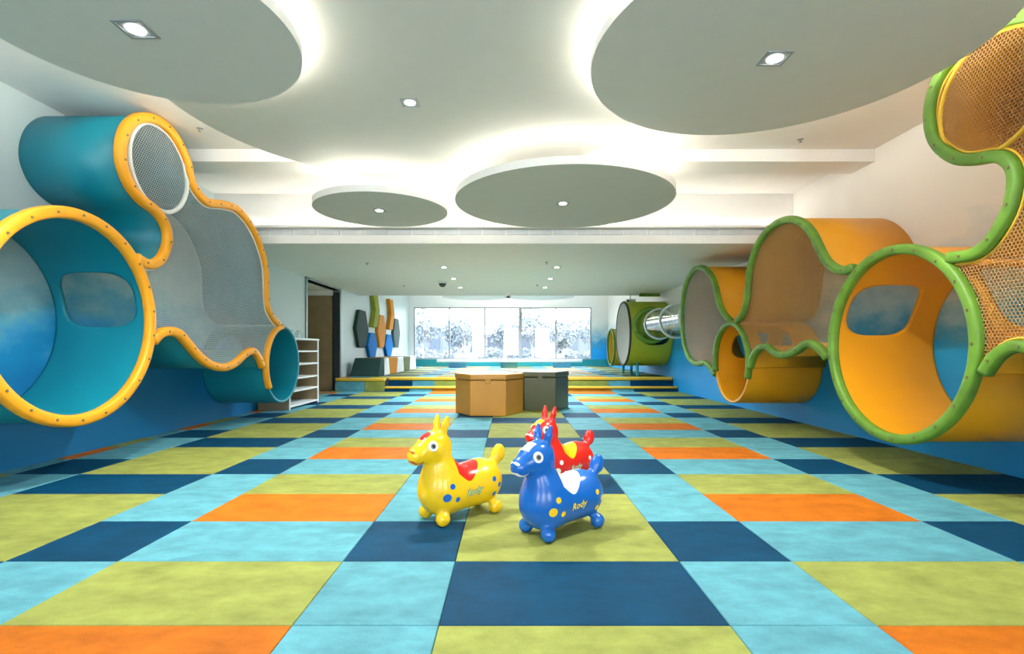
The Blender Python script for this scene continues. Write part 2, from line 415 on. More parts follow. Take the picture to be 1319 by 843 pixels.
d2 = disc('ceiling_disc', .360*1.55, 3.50*1.55, .735*1.55, H+1.55, .07, 'round ceiling disc right of the smallest, before the soffit')
for k, (dx, lb) in enumerate(((-1.15, 'far pale ceiling disc near the window, left one'), (1.0, 'far pale ceiling disc near the window, right one'))):
    disc('ceiling_disc', dx, 17.4, 1.15, 2.72, .06, lb, True, 380)
downlight(-.407*1.85, 2.075*1.85, H+1.85, 'square recessed downlight in the largest middle disc', 'recessed downlights', .13)
downlight(-1.17*1.712, 1.6*1.712, H+1.712, 'square recessed downlight in the left disc', 'recessed downlights', .16)
downlight(.908*1.712, 1.76*1.712, H+1.712, 'square recessed downlight in the big right disc', 'recessed downlights', .15)
downlight(-.944*1.55, 3.69*1.55, H+1.55, 'small downlight in the smallest disc', 'recessed downlights', .13, 22)
downlight(.359*1.55, 3.51*1.55, H+1.55, 'small downlight in the disc right of the smallest', 'recessed downlights', .13, 22)
SL = [(572, 344.5, 'left one of the nearest soffit pair'), (717, 344.5, 'right one of the nearest soffit pair'), (584, 359, 'left one of the middle soffit pair'),
      (709, 359, 'right one of the middle soffit pair'), (593, 370.5, 'left one of the farthest soffit pair'), (702, 370.5, 'right one of the farthest soffit pair')]
for px, py, lb in SL:
    y = 660*(SZ-H)/(450-py); downlight((px-657.5)*y/660, y, SZ, 'small soffit downlight, '+lb, 'soffit downlights', .13, LAMP_S, (.86, .94, 1))
def sprinkler(x, y, z, label):
    t = thing('sprinkler_head', (x, y, z), label, 'sprinkler', 'ceiling sprinklers')
    pyobj('rose', *cylv((x, y, z-.005), .028, .005, 16), M['alu'], t)
    pyobj('nozzle', *merge([cylv((x, y, z-.028), .008, .023, 8), cylv((x, y, z-.031), .016, .003, 12)]), M['grey'], t)
sprinkler(-2.88, 4.75, CH, 'small sprinkler on the ceiling right of the left tunnel crest')
sprinkler(2.83, 5.0, CH, 'small sprinkler on the ceiling left of the amber tunnel crest')
for px, py, lb in ((473, 339, 'dark sprinkler on the soffit, nearest the left wall'), (520, 368, 'dark sprinkler on the soffit, left of the dome camera'), (704, 338, 'dark sprinkler on the soffit beside the nearest right downlight'),
                   (692, 367, 'dark sprinkler on the soffit beside the farthest right downlight')):
    y = 660*(SZ-H)/(450-py); sprinkler((px-657.5)*y/660, y, SZ, lb)
y = 660*(SZ-H)/(450-363); x = (570-657.5)*y/660
t = thing('dome_camera', (x, y, SZ), 'dark dome camera with white base on the soffit', 'camera')
pyobj('base', *cylv((x, y, SZ-.04), .10, .04, 24), M['greyW'], t)
bm = bmesh.new(); bmesh.ops.create_uvsphere(bm, u_segments=20, v_segments=10, radius=.075)
for v in bm.verts: v.co += Vector((0, 0, -.04))
me = bpy.data.meshes.new('dome'); bm.to_mesh(me); bm.free(); link('dome', me, M['dark'], t)

# ================================================================== TUNNELS
def sheet(name, path, x0, x1, m, parent, closed=False, th=.022):
    n = len(path); V = []
    K = 2
    for k in range(K):
        x = x0+(x1-x0)*k/(K-1)
        V += [(x, a, b) for a, b in path]
    F = []
    for i in range(n if closed else n-1):
        j = (i+1) % n; F.append((i, j, n+j, n+i))
    o = pyobj(name, V, F, m, parent, smooth=True)
    md = o.modifiers.new('thick', 'SOLIDIFY'); md.thickness = th; md.offset = 0
    return o
def trim(name, path, x, m, parent, closed=False, wd=.085, dp=.075):
    P = np.array(path); n = len(P); V = []; F = []
    a, b = wd/2, dp/2; K = 14
    sec = [(a*math.copysign(abs(math.cos(u))**.6, math.cos(u)), b*math.copysign(abs(math.sin(u))**.6, math.sin(u))) for u in [2*PI*(k+.5)/K for k in range(K)]]
    for i in range(n):
        p = P[i-1] if (closed or i) else P[i]; q = P[(i+1) % n] if (closed or i < n-1) else P[i]
        t = (q-p)/np.linalg.norm(q-p); nn = np.array([-t[1], t[0]])
        for u, v in sec: V.append((x+v, P[i][0]+nn[0]*u, P[i][1]+nn[1]*u))
    for i in range(n if closed else n-1):
        j = (i+1) % n
        for k in range(K): F.append((i*K+k, i*K+(k+1) % K, j*K+(k+1) % K, j*K+k))
    if not closed: F += [tuple(range(K-1, -1, -1)), tuple(range((n-1)*K, n*K))]
    return pyobj(name, V, F, m, parent, smooth=True)
def bolts(paths, x, sgn, parent, trim_dp=.075, sp=.21):
    parts = []
    for P in paths:
        P = np.array(P); L = np.r_[0, np.cumsum(np.linalg.norm(np.diff(P, axis=0), axis=1))]
        for s in np.arange(.1, L[-1], sp):
            a = np.interp(s, L, P[:, 0]); b = np.interp(s, L, P[:, 1])
            parts.append(cylv((x+sgn*trim_dp/2-(0 if sgn > 0 else .006), a, b), .009, .006, 8, 'x'))
    o = pyobj('bolts', *merge(parts), M['bolt'], parent); o['kind'] = 'stuff'
def inpoly(px, py, poly):
    poly = np.array(poly); ins = np.zeros(px.shape, bool); n = len(poly); j = n-1
    for i in range(n):
        xi, yi = poly[i]; xj, yj = poly[j]
        c = ((yi > py) != (yj > py)) & (px < (xj-xi)*(py-yi)/((yj-yi) if yj != yi else 1e-9)+xi)
        ins ^= c; j = i
    return ins
def net(poly, holes, x, m, parent, cell=.023, r=.0021):
    """hexagonal rope mesh on the plane X=x, clipped to the outline"""
    poly = np.array(poly); y0, z0 = poly.min(0); y1, z1 = poly.max(0)
    s = cell/math.sqrt(3)                                  # hex edge
    A, B = [], []
    ny = int((y1-y0)/cell)+2; nz = int((z1-z0)/(1.5*s))+2
    for j in range(nz):
        for i in range(ny):
            cy = y0+(i+.5*(j % 2))*cell; cz = z0+j*1.5*s
            top = (cy, cz+s); ur = (cy+cell/2, cz+s/2); lr = (cy+cell/2, cz-s/2); ul = (cy-cell/2, cz+s/2)
            A += [ul, top, ur]; B += [top, ur, lr]
    A = np.array(A); B = np.array(B); Mi = (A+B)/2
    ok = inpoly(Mi[:, 0], Mi[:, 1], poly)
    for (c0, c1, R) in holes: ok &= (Mi[:, 0]-c0)**2+(Mi[:, 1]-c1)**2 > R*R
    A, B = A[ok], B[ok]; n = len(A)
    D = B-A; D /= np.linalg.norm(D, axis=1)[:, None]; Nn = np.c_[-D[:, 1], D[:, 0]]
    V = np.zeros((n, 6, 3))
    for e, P in enumerate((A-D*r*.5, B+D*r*.5)):
        for k, (u, v) in enumerate(((1, -.6), (-1, -.6), (0, 1))):
            V[:, e*3+k, 0] = x+v*r; V[:, e*3+k, 1:] = P+Nn*u*r
    base = (np.arange(n)*6)[:, None, None]
    F = np.array([(0,1,4,3),(1,2,5,4),(2,0,3,5)])[None]+base
    V = V.reshape(-1, 3) - np.array(parent.location); F = F.reshape(-1, 4)
    me = bpy.data.meshes.new('rope_net'); me.vertices.add(len(V)); me.vertices.foreach_set('co', V.ravel())
    me.loops.add(F.size); me.loops.foreach_set('vertex_index', F.ravel().astype(np.int32))
    me.polygons.add(len(F)); me.polygons.foreach_set('loop_start', np.arange(0, F.size, 4, dtype=np.int32)); me.polygons.foreach_set('loop_total', np.full(len(F), 4, np.int32))
    me.update(calc_edges=True); me.validate()
    o = link('rope_net', me, m, parent); o['kind'] = 'stuff'; return o
def circ(c, R, a0=0, a1=360, n=96):
    full = abs(a1-a0) >= 360
    return [(c[0]+R*math.cos(math.radians(a)), c[1]+R*math.sin(math.radians(a))) for a in np.linspace(a0, a1, n, endpoint=not full)]
def crawl_tube(c, R, x0, x1, m, parent, holes=(), name='open_tube'):
    """cylinder along X with rounded window holes; each hole (angle, X centre, half angle, half width)"""
    na, nx = 180, 40; V = {}; pts = []
    idx = lambda i, j: (i % na)*(nx+1)+j
    for i in range(na):
        for j in range(nx+1): pts.append([x0+(x1-x0)*j/nx, 2*PI*i/na])
    pts = np.array(pts); F = []; dead = set()
    def sd(p, h):
        da = (p[1]-math.radians(h[0])+PI) % (2*PI)-PI
        return (abs(p[0]-h[1])/h[3])**3.2+(abs(da)/math.radians(h[2]))**3.2
    mv = {}
    for i in range(na):
        for j in range(nx):
            q = (idx(i, j), idx(i, j+1), idx(i+1, j+1), idx(i+1, j))
            ctr = np.array([(pts[q[0]][0]+pts[q[1]][0])/2, 2*PI*(i+.5)/na])
            hit = [h for h in holes if sd(ctr, h) < 1]
            if hit:
                for k in q: mv.setdefault(k, hit[0])
            else: F.append(q)
    used = set(k for q in F for k in q)
    for k, h in mv.items():
        if k in used:
            s = sd(pts[k], h)**(1/3.2)
            da = (pts[k][1]-math.radians(h[0])+PI) % (2*PI)-PI
            pts[k] = [h[1]+(pts[k][0]-h[1])/s, math.radians(h[0])+da/s]
    keep = sorted(used); re = {k: n for n, k in enumerate(keep)}
    V = [(pts[k][0], c[0]+R*math.cos(pts[k][1]), c[1]+R*math.sin(pts[k][1])) for k in keep]
    o = pyobj(name, V, [tuple(re[k] for k in q) for q in F], m, parent, smooth=True)
    md = o.modifiers.new('thick', 'SOLIDIFY'); md.thickness = .03; md.offset = 0
    return o
def inset(path, dist):
    P = np.array(path); T = np.gradient(P, axis=0); T /= np.linalg.norm(T, axis=1)[:, None]
    return P+np.c_[-T[:, 1], T[:, 0]]*dist

XL, XRp = -3.10, 2.85
# outlines on the flat fronts of the tunnels, (Y, Z) in metres
LT = [(4.235, 1.707), (4.328, 1.679), (4.427, 1.681), (4.529, 1.739), (4.603, 1.843), (4.63, 1.968), (4.582, 2.084), (4.462, 2.16), (4.303, 2.202), (4.188, 2.268), (4.113, 2.358), (4.07, 2.473), (4.08, 2.607), (4.134, 2.741), (4.235, 2.853), (4.353, 2.919), (4.502, 2.955), (4.664, 2.936), (4.806, 2.852), (4.912, 2.729), (4.959, 2.589), (5.056, 2.501), (5.223, 2.449), (5.518, 2.508), (5.762, 2.535), (5.982, 2.477), (6.191, 2.36), (6.344, 2.194), (6.444, 2.035), (6.483, 1.883), (6.493, 1.64), (6.535, 1.472), (6.667, 1.356), (6.831, 1.284)]
LB = [(6.392, 0.731), (6.286, 0.859), (6.144, 0.931), (5.965, 0.887), (5.755, 0.79), (5.522, 0.751), (5.276, 0.794), (5.079, 0.886), (4.898, 1.018), (4.784, 1.095), (4.649, 1.112), (4.532, 1.09), (4.442, 1.019)]
RM = [(4.26, 1.625), (4.369, 1.621), (4.497, 1.662), (4.616, 1.745), (4.723, 1.885), (4.835, 2.043), (4.974, 2.167), (5.141, 2.251), (5.321, 2.289), (5.562, 2.285), (5.8, 2.207), (5.971, 2.076), (6.089, 1.9), (6.133, 1.705), (6.183, 1.512), (6.28, 1.372), (6.444, 1.297)]
RL = [(6.64, 1.317), (6.84, 1.427), (6.998, 1.584), (7.079, 1.757), (7.204, 1.939), (7.423, 2.09), (7.662, 2.174), (7.957, 2.172), (8.225, 2.059), (8.394, 1.866), (8.477, 1.559), (8.454, 1.242), (8.341, 0.984), (8.115, 0.794), (7.805, 0.726), (7.515, 0.753), (7.291, 0.69), (7.12, 0.597)]
RB = [(6.089, 0.733), (6.0, 0.877), (5.829, 0.969), (5.666, 0.973), (5.513, 0.908), (5.321, 0.886), (5.098, 0.935), (4.933, 1.0), (4.797, 0.992), (4.669, 0.926), (4.605, 0.873)]
RN = [(3.317, 1.543), (3.177, 1.531), (3.074, 1.558), (3.0, 1.623), (2.931, 1.718), (2.897, 1.807), (2.884, 1.901), (2.892, 1.969), (2.932, 2.034), (3.002, 2.083), (3.119, 2.108), (3.231, 2.145), (3.32, 2.209), (3.417, 2.322), (3.464, 2.435), (3.474, 2.576), (3.431, 2.707), (3.344, 2.794), (3.17, 2.855), (3.0, 2.85), (2.844, 2.80), (2.69, 2.70), (2.60, 2.56), (2.57, 2.42), (2.52, 2.25), (2.4, 2.12), (2.2, 2.08), (1.98, 2.0), (1.82, 1.82), (1.74, 1.55), (1.7, 1.28), (1.62, 1.1), (1.55, 0.92), (1.62, 0.76), (1.78, 0.8), (1.95, 0.84), (2.15, 0.74), (2.38, 0.72), (2.62, 0.86), (2.844, 0.967), (2.963, 0.938), (3.027, 0.877), (3.076, 0.806)]
# ------------------------------------------------------------------ left tunnels (teal)
tl = thing('crawl_tunnel', (WL+.4, 5.2, 0), 'teal crawl tunnels with amber edging and grey net on the left wall', 'tunnel')
pt = smooth_path(LT); pb = smooth_path(LB)
cb, Rb = (3.673, 1.175), .735
cs, Rs = (6.997, .745), .51
wx = WL+.003
sheet('shell', pt, wx, XL, M['teal'], tl); sheet('shell', pb, wx, XL, M['teal'], tl)
HL = [(16, -3.51, 19, .31), (164, -3.51, 19, .31)]
crawl_tube(cb, Rb, wx, XL, M['teal'], tl, HL); crawl_tube(cs, Rs, wx, XL, M['teal'], tl, [(150, -3.5, 22, .26)])
trim('edge_trim', pt, XL, M['trimY'], tl); trim('edge_trim', pb, XL, M['trimY'], tl)
cbt = circ(cb, Rb); trim('edge_trim', cbt, XL, M['trimY'], tl, True)
cst = circ(cs, Rs, 95, 215, 40); trim('edge_trim', cst, XL, M['trimY'], tl, wd=.07)
bolts([pt, pb, cbt], XL, 1, tl)
net(list(pt)+[cs]+list(pb)+[cb], [(*cb, Rb), (*cs, Rs)], XL-.01, M['netL'], tl)
hoop = circ((4.55, 2.555), .375); trim('net_hoop', hoop, XL-.008, M['hoopW'], tl, True, wd=.036, dp=.036)
V, F = tube([(XL-.01, a, b) for a, b in inset(pt, -.048)], .008, 6); pyobj('net_cord', V, F, M['hoopW'], tl)

# ------------------------------------------------------------------ right tunnels (amber)
tr = thing('crawl_tunnel', (WR-.4, 5.0, 0), 'amber crawl tunnels with green edging and tan net on the right wall', 'tunnel')
pn = smooth_path(RN); pm = smooth_path(RM); pl = smooth_path(RL); pbt = smooth_path(RB)
cB, RBg = (3.826, .985), .70
cS, RSm = (6.628, .775), .505
wx = WR-.003
for p in (pn, pm, pl, pbt): sheet('shell', p, XRp, wx, M['yel'], tr)
HR = [(27, 3.22, 20, .29), (153, 3.28, 20, .29)]
crawl_tube(cB, RBg, XRp, wx, M['yel'], tr, HR); crawl_tube(cS, RSm, XRp, wx, M['yel'], tr, [(30, 3.3, 24, .24), (140, 3.22, 20, .2)])
for p in (pn, pm, pl, pbt): trim('edge_trim', p, XRp, M['trimG'], tr, wd=.075)
cBt = circ(cB, RBg); trim('edge_trim', cBt, XRp, M['trimG'], tr, True, wd=.075)
cSt = circ(cS, RSm, -15, 200, 60); trim('edge_trim', cSt, XRp, M['trimG'], tr, wd=.06)
bolts([pn, pm, pl, pbt, cBt], XRp, -1, tr)
net(list(pn)+[cB], [(*cB, RBg)], XRp+.01, M['netR'], tr)
net(list(pm)+[cS]+list(pbt)+[cB], [(*cB, RBg), (*cS, RSm)], XRp+.01, M['netR'], tr)
net(list(pl)+[cS], [(*cS, RSm)], XRp+.01, M['netL'], tr)
hoop = circ((3.05, 2.47), .355); trim('net_hoop', hoop, XRp+.008, M['edgeY'], tr, True, wd=.022, dp=.03)
V, F = tube([(XRp+.008, a, b) for a, b in inset(pn, .046)], .007, 6); pyobj('net_cord', V, F, M['edgeY'], tr)

# ------------------------------------------------------------------ green tunnel at the far right and the clear tube
gx = 2.75
tg = thing('crawl_tunnel', (WR-.4, 12.5, PZ2), 'lime green crawl tunnel on the far right of the platform', 'tunnel')
cG, RG = (12.5, 1.33), .76
crawl_tube(cG, RG, gx, WR-.003, M['lime'], tg, [(180, 3.34, 22, .30)])
trim('edge_trim', circ(cG, RG), gx, M['seam'], tg, True, wd=.05, dp=.05)
o = pyobj('front_net', *prism(circ(cG, RG-.03, n=64), gx-.012, gx-.004), M['cover'], tg)
cG2, RG2 = (13.76, 1.0), .48
crawl_tube(cG2, RG2, gx-.05, WR-.003, M['ypale'], tg); trim('edge_trim', circ(cG2, RG2), gx-.05, M['trimG'], tg, True, wd=.05, dp=.05)
for yy in (12.2, 12.8, 13.7):
    zz = cG[1]-RG+.02 if yy < 13.5 else .5
    pyobj('leg', *cylv((3.02, yy, PZ2), .035, zz-PZ2+.04, 12), M['tband'], tg)
ax, az, ar = 3.20, 1.49, .31
ct = thing('clear_tube', (ax, 10.2, az-ar), 'clear acrylic crawl tube between the lime tunnel and the amber tunnels', 'tube')
ya, yb = 8.75, 11.69
V = []; F = []; n = 40; K = 12
for k in range(K+1):
    for i in range(n):
        a = 2*PI*i/n; V.append((ax+ar*math.cos(a), ya+(yb-ya)*k/K, az+ar*math.sin(a)))
for k in range(K):
    for i in range(n): F.append((k*n+i, k*n+(i+1) % n, (k+1)*n+(i+1) % n, (k+1)*n+i))
pyobj('tube_wall', V, F, M['acryl'], ct, smooth=True)
for yy in (ya+.02, 9.9, 11.0):
    P = [(ax+(ar+.012)*math.cos(2*PI*i/40), yy, az+(ar+.012)*math.sin(2*PI*i/40)) for i in range(40)]
    pyobj('clamp_ring', *tube(P, .02, 6, True), M['hoopW'], ct)
P = [(ax+(ar+.06)*math.cos(2*PI*i/40), yb-.05, az+(ar+.06)*math.sin(2*PI*i/40)) for i in range(40)]
pyobj('end_flange', *tube(P, .055, 8, True), M['trimG'], ct, smooth=True)

# ================================================================== FURNITURE
def hexbox(x, y, s, h, m, label):
    t = thing('storage_ottoman', (x, y, .008), label, 'ottoman', None)
    P = [(x+s*math.cos(math.radians(60*k)), y+s*math.sin(math.radians(60*k))) for k in range(6)]
    Q = [(x+(s+.012)*math.cos(math.radians(60*k)), y+(s+.012)*math.sin(math.radians(60*k))) for k in range(6)]
    q2 = [(x+(s-.02)*math.cos(math.radians(60*k)), y+(s-.02)*math.sin(math.radians(60*k))) for k in range(6)]
    bev(pyobj('body', *prism(P, .008, h-.09, 'z'), m, t), .008)
    pyobj('lid_gap', *prism(q2, h-.0905, h-.083, 'z'), M['seam'], t)
    bev(pyobj('lid', *prism(Q, h-.083, h, 'z'), m, t), .018, 3)
    fy = y-s*math.sin(math.radians(60))
    bev(pyobj('pull_tab', [(x-.045, fy-.022, h-.05), (x+.045, fy-.022, h-.05), (x+.03, fy-.022, h-.135), (x-.03, fy-.022, h-.135),
          (x-.045, fy-.008, h-.05), (x+.045, fy-.008, h-.05), (x+.03, fy-.008, h-.135), (x-.03, fy-.008, h-.135)], BF, m, t), .006)
hexbox(-.315, 7.64, .505, .595, M['vinO'], 'orange hexagonal storage ottoman with a lid, in front')
hexbox(.45, 8.27, .485, .60, M['vinG'], 'dark olive hexagonal storage ottoman behind the orange one')

# shelf by the left wall
sx0, sx1, sy0, sy1, sz = WL+.01, -3.40, 7.89, 9.08, 1.13
sh = thing('open_shelf', ((sx0+sx1)/2, (sy0+sy1)/2, .008), 'low open shelf unit with pale boards and brown back by left wall', 'shelf')
box('back_panel', sx0, sx0+.02, sy0+.03, sy1-.03, .06, sz-.03, M['wood'], sh)
for a in (sy0, sy1-.03):
    p = box('side_panel', sx0, sx1-.012, a, a+.03, .008, sz-.03, M['wood'], sh)
    box('edge_strip', sx1-.012, sx1, a-.004, a+.034, .008, sz-.03, M['greyW'], p)
box('top_board', sx0, sx1+.01, sy0-.01, sy1+.01, sz-.03, sz, M['greyW'], sh, .005)
for z in (.04, .27, .47, .69, .90): box('shelf_board', sx0+.02, sx1-.001, sy0+.031, sy1-.031, z, z+.028, M['greyW'], sh, .004)
for (yy, lab) in ((8.35, 'small clear jar on the shelf top, nearer one'), (8.62, 'small clear jar on the shelf top, farther one')):
    t = thing('jar', (-3.55, yy, sz), lab, 'jar', 'jars on the shelf')
    pyobj('glass_body', *cylv((-3.55, yy, sz), .05, .11, 20), M['acryl'], t); pyobj('lid', *cylv((-3.55, yy, sz+.11), .045, .02, 20), M['greyW'], t)

# hexagon pads on the left wall
def hexpad(y0, y1, z0, z1, m, label):
    c, w2, h2 = (y0+y1)/2, (y1-y0)/2, (z1-z0)/2; zc = (z0+z1)/2
    P = [(c-w2, zc), (c-w2*.5, z0), (c+w2*.5, z0), (c+w2, zc), (c+w2*.5, z1), (c-w2*.5, z1)]
    o = bev(pyobj('wall_pad', *prism(P, WL+.001, WL+.09), m), .02); tag(o, label, 'wall pad', 'hexagon wall pads')
def chevron(y0, y1, z0, z1, m, label):
    zc = (z0+z1)/2; t_ = (y1-y0)*.55
    P = [(y0+.1, z0), (y0+.1+t_, z0), (y1, zc), (y0+.15+t_, z1), (y0+.15, z1), (y1-t_, zc)]
    o = bev(pyobj('wall_pad', *prism(P, WL+.001, WL+.12), m), .02); tag(o, label, 'wall pad', 'chevron wall pads')
def hz(py, y): return .95+(450-py)*y/660
hexpad(12.66, 13.79, hz(448, 13.2), hz(400, 13.2), M['dgreen'], 'dark green hexagon wall pad nearest the doorway')
chevron(14.0, 14.85, hz(422, 14.4), hz(378, 14.4), M['olive'], 'yellow green chevron wall pad above the first blue hexagon')
hexpad(14.72, 15.72, hz(448, 15.2), hz(406, 15.2), M['orpad'], 'orange hexagon wall pad between the two blue ones')
chevron(15.9, 16.75, hz(425, 16.3), hz(386, 16.3), M['orpad'], 'orange chevron wall pad above the second blue hexagon')
hexpad(13.72, 14.72, hz(461, 14.2), hz(429, 14.2), M['blpad'], 'blue hexagon wall pad, the nearer of two')
hexpad(15.62, 16.66, hz(459, 16.1), hz(431, 16.1), M['blpad'], 'blue hexagon wall pad, the farther of two')
hexpad(16.72, 17.72, hz(448, 17.2), hz(411, 17.2), M['gypad'], 'grey hexagon wall pad farthest along the wall')

# tapered seat blocks along the left wall of the platform
def seat(y0, y1, top_in, bot_in, m, label, x0=-3.76, x1=-3.08, z1=.73):
    z0 = PZ2
    y0 += .012; y1 -= .012; P = [(y0+bot_in, z0), (y1-bot_in, z0), (y1-top_in, z1), (y0+top_in, z1)]
    o = bev(pyobj('seat_block', *prism(P, x0, x1), m), .025, 3); tag(o, label, 'seat block', 'soft seat blocks on the platform')
V = [(-3.80, 12.08, PZ2), (-3.10, 12.08, PZ2), (-3.08, 12.55, PZ2), (-3.80, 12.55, PZ2), (-3.68, 12.12, .74), (-3.06, 12.12, .74), (-3.06, 12.42, .74), (-3.68, 12.42, .74)]
tag(bev(pyobj('seat_block', V, BF, M['dgreen']), .02, 3), 'dark green seat block at the near end of the row', 'seat block', 'soft seat blocks on the platform')
seat(12.57, 13.15, .14, 0, M['wpad'], 'white seat block beside the dark green one')
seat(13.0, 14.06, .0, .17, M['orpad'], 'orange tapered seat block between white ones')
seat(13.92, 14.90, .14, 0, M['wpad'], 'white seat block between orange and olive blocks')
seat(14.77, 15.80, .0, .15, M['moss'], 'olive tapered seat block in the row')
seat(15.68, 16.75, .12, 0, M['wpad'], 'white seat block at the far end of the row')

# long white bench in front of the window
bn = thing('window_bench', (0, 18.1, PZ2), 'long white bench on pale blue blocks before the window', 'bench')
box('bench_top', -2.58, 2.52, 17.9, 18.35, .485, .585, M['wpad'], bn, .02)
for px in (589, 655.5, 724):
    x = (px-657.5)*18.0/660; box('leg', x-.3, x+.3, 17.95, 18.3, PZ2, .485, M['bblock'], bn, .015)

# devices near the far right
y = 13.05
t = thing('projector', (3.05, y, SZ), 'small white projector under the soffit above lime tunnel', 'projector')
pyobj('stem', *cylv((3.05, y, SZ-.12), .015, .12, 10), M['greyW'], t); box('casing', 2.93, 3.17, y-.1, y+.1, SZ-.22, SZ-.11, M['greyW'], t, .015)
pyobj('lens', *cylv((2.97, y-.12, SZ-.17), .028, .03, 14, 'y'), M['black'], t)
tag(box('exit_strip', 3.2, 3.71, 12.7, 12.76, SZ-.075, SZ-.005, M['trimG'], b=.008), 'narrow green strip under the soffit by the right wall', 'sign strip')

# ================================================================== BOUNCY HORSES
def sd_ell(P, c, r):
    c = np.array(c); r = np.array(r); q = (P-c)/r; k0 = np.linalg.norm(q, axis=-1); k1 = np.linalg.norm(q/r, axis=-1)
    return k0*(k0-1)/np.maximum(k1, 1e-6)
def sd_cone(P, a, b, ra, rb, flat=None):
    a = np.array(a, float); b = np.array(b, float)
    ab = b-a; h = np.clip(((P-a)@ab)/(ab@ab), 0, 1); D = P-(a+h[..., None]*ab)
    if flat is not None: D = D*np.array(flat)
    return np.linalg.norm(D, axis=-1)-(ra+(rb-ra)*h)
def smin(a, b, k):
    h = np.clip(.5+.5*(b-a)/k, 0, 1); return b+(a-b)*h-k*h*(1-h)
def horse_sdf(P):
    d = sd_ell(P, (.105, 0, .165), (.145, .128, .138))
    d = smin(d, sd_ell(P, (-.125, 0, .172), (.140, .122, .126)), .075)
    d = smin(d, sd_ell(P, (-.01, 0, .160), (.15, .104, .112)), .05)
    d = smin(d, sd_cone(P, (.125, 0, .25), (.150, 0, .36), .090, .070), .06)
    d = smin(d, sd_ell(P, (.160, 0, .402), (.090, .077, .083)), .03)
    d = smin(d, sd_cone(P, (.205, 0, .390), (.270, 0, .364), .060, .050), .035)
    for s in (-1, 1):
        e = np.minimum(sd_cone(P, (.132, s*.032, .455), (.124, s*.042, .512), .016, .020), sd_cone(P, (.124, s*.042, .512), (.114, s*.048, .553), .020, .009))
        d = smin(d, np.maximum(e, -1), .022)
        for fx in (.165, -.18):
            d = smin(d, sd_ell(P, (fx, s*.086, .037), (.038, .036, .038)), .028)
    d = smin(d, sd_cone(P, (-.222, 0, .250), (-.258, 0, .295), .024, .032), .028)
    d = smin(d, sd_ell(P, (-.272, 0, .315), (.038, .030, .048)), .025)
    return d
def surface_nets(f, lo, hi, h):
    ax_ = [np.arange(l, u+h, h) for l, u in zip(lo, hi)]
    G = np.stack(np.meshgrid(*ax_, indexing='ij'), -1); D = f(G); sh_ = D.shape
    ins = D < 0
    cs_ = tuple(s-1 for s in sh_)
    acc = np.zeros(cs_+(3,)); cnt = np.zeros(cs_)
    cor = [(i, j, k) for i in (0, 1) for j in (0, 1) for k in (0, 1)]
    sl = lambda c: tuple(slice(o_, o_+n) for o_, n in zip(c, cs_))
    for a in cor:
        for axn in range(3):
            if a[axn] == 0:
                b = list(a); b[axn] = 1; b = tuple(b)
                da, db = D[sl(a)], D[sl(b)]; x = (ins[sl(a)] != ins[sl(b)])
                t = np.where(x, da/np.where(x, da-db, 1), 0)
                p = np.zeros(cs_+(3,))
                for q in range(3): p[..., q] = a[q]
                p[..., axn] = t
                acc += p*x[..., None]; cnt += x
    act = cnt > 0; ids = -np.ones(cs_, int); ids[act] = np.arange(act.sum())
    base = np.stack(np.meshgrid(*[np.arange(n) for n in cs_], indexing='ij'), -1)
    V = ((base[act]+acc[act]/cnt[act][:, None])*h)+np.array(lo)
    F = []
    for axn in range(3):
        u, v = [(1, 2), (2, 0), (0, 1)][axn]
        s0 = [slice(None)]*3; s1 = [slice(None)]*3; s0[axn] = slice(0, -1); s1[axn] = slice(1, None)
        x = ins[tuple(s0)] != ins[tuple(s1)]; I = np.argwhere(x)
        I = I[(I[:, u] > 0) & (I[:, v] > 0) & (I[:, u] < sh_[u]-1) & (I[:, v] < sh_[v]-1)]
        def at_(du, dv):
            J = I.copy(); J[:, u] -= du; J[:, v] -= dv; return ids[tuple(J.T)]
        q = np.stack([at_(1, 1), at_(0, 1), at_(0, 0), at_(1, 0)], 1)
        flip = ~ins[tuple(I.T)]; q[flip] = q[flip][:, ::-1]; F.append(q)
    return V, np.concatenate(F)
HV, HF = surface_nets(horse_sdf, (-.34, -.15, -.012), (.35, .15, .59), .0065)
for _ in range(2):      # one Newton step onto the surface
    e = 1e-3; d = horse_sdf(HV); g = np.stack([(horse_sdf(HV+np.eye(3)[k]*e)-d)/e for k in range(3)], 1)
    HV = HV-d[:, None]*g/np.maximum((g*g).sum(1), .2)[:, None]
def side_y(x, z, s=1):
    """skin point on the horse's side at (x, z)"""
    x = np.asarray(x, float); z = np.asarray(z, float); lo = np.zeros(x.shape); hi = np.full(x.shape, .2)
    for _ in range(28):
        m = (lo+hi)/2; d = horse_sdf(np.stack([x, m*s, z], -1)); lo = np.where(d < 0, m, lo); hi = np.where(d < 0, hi, m)
    return s*(lo+hi)/2
horse_me = bpy.data.meshes.new('horse_body'); horse_me.from_pydata(HV.tolist(), [], HF.tolist())
horse_me.polygons.foreach_set('use_smooth', [True]*len(horse_me.polygons)); horse_me.update()
SPOTS = [(.128, .205, .0150), (.158, .150, .0215), (.098, .133, .0140), (-.148, .200, .0140), (-.192, .160, .0150), (-.155, .115, .0140)]
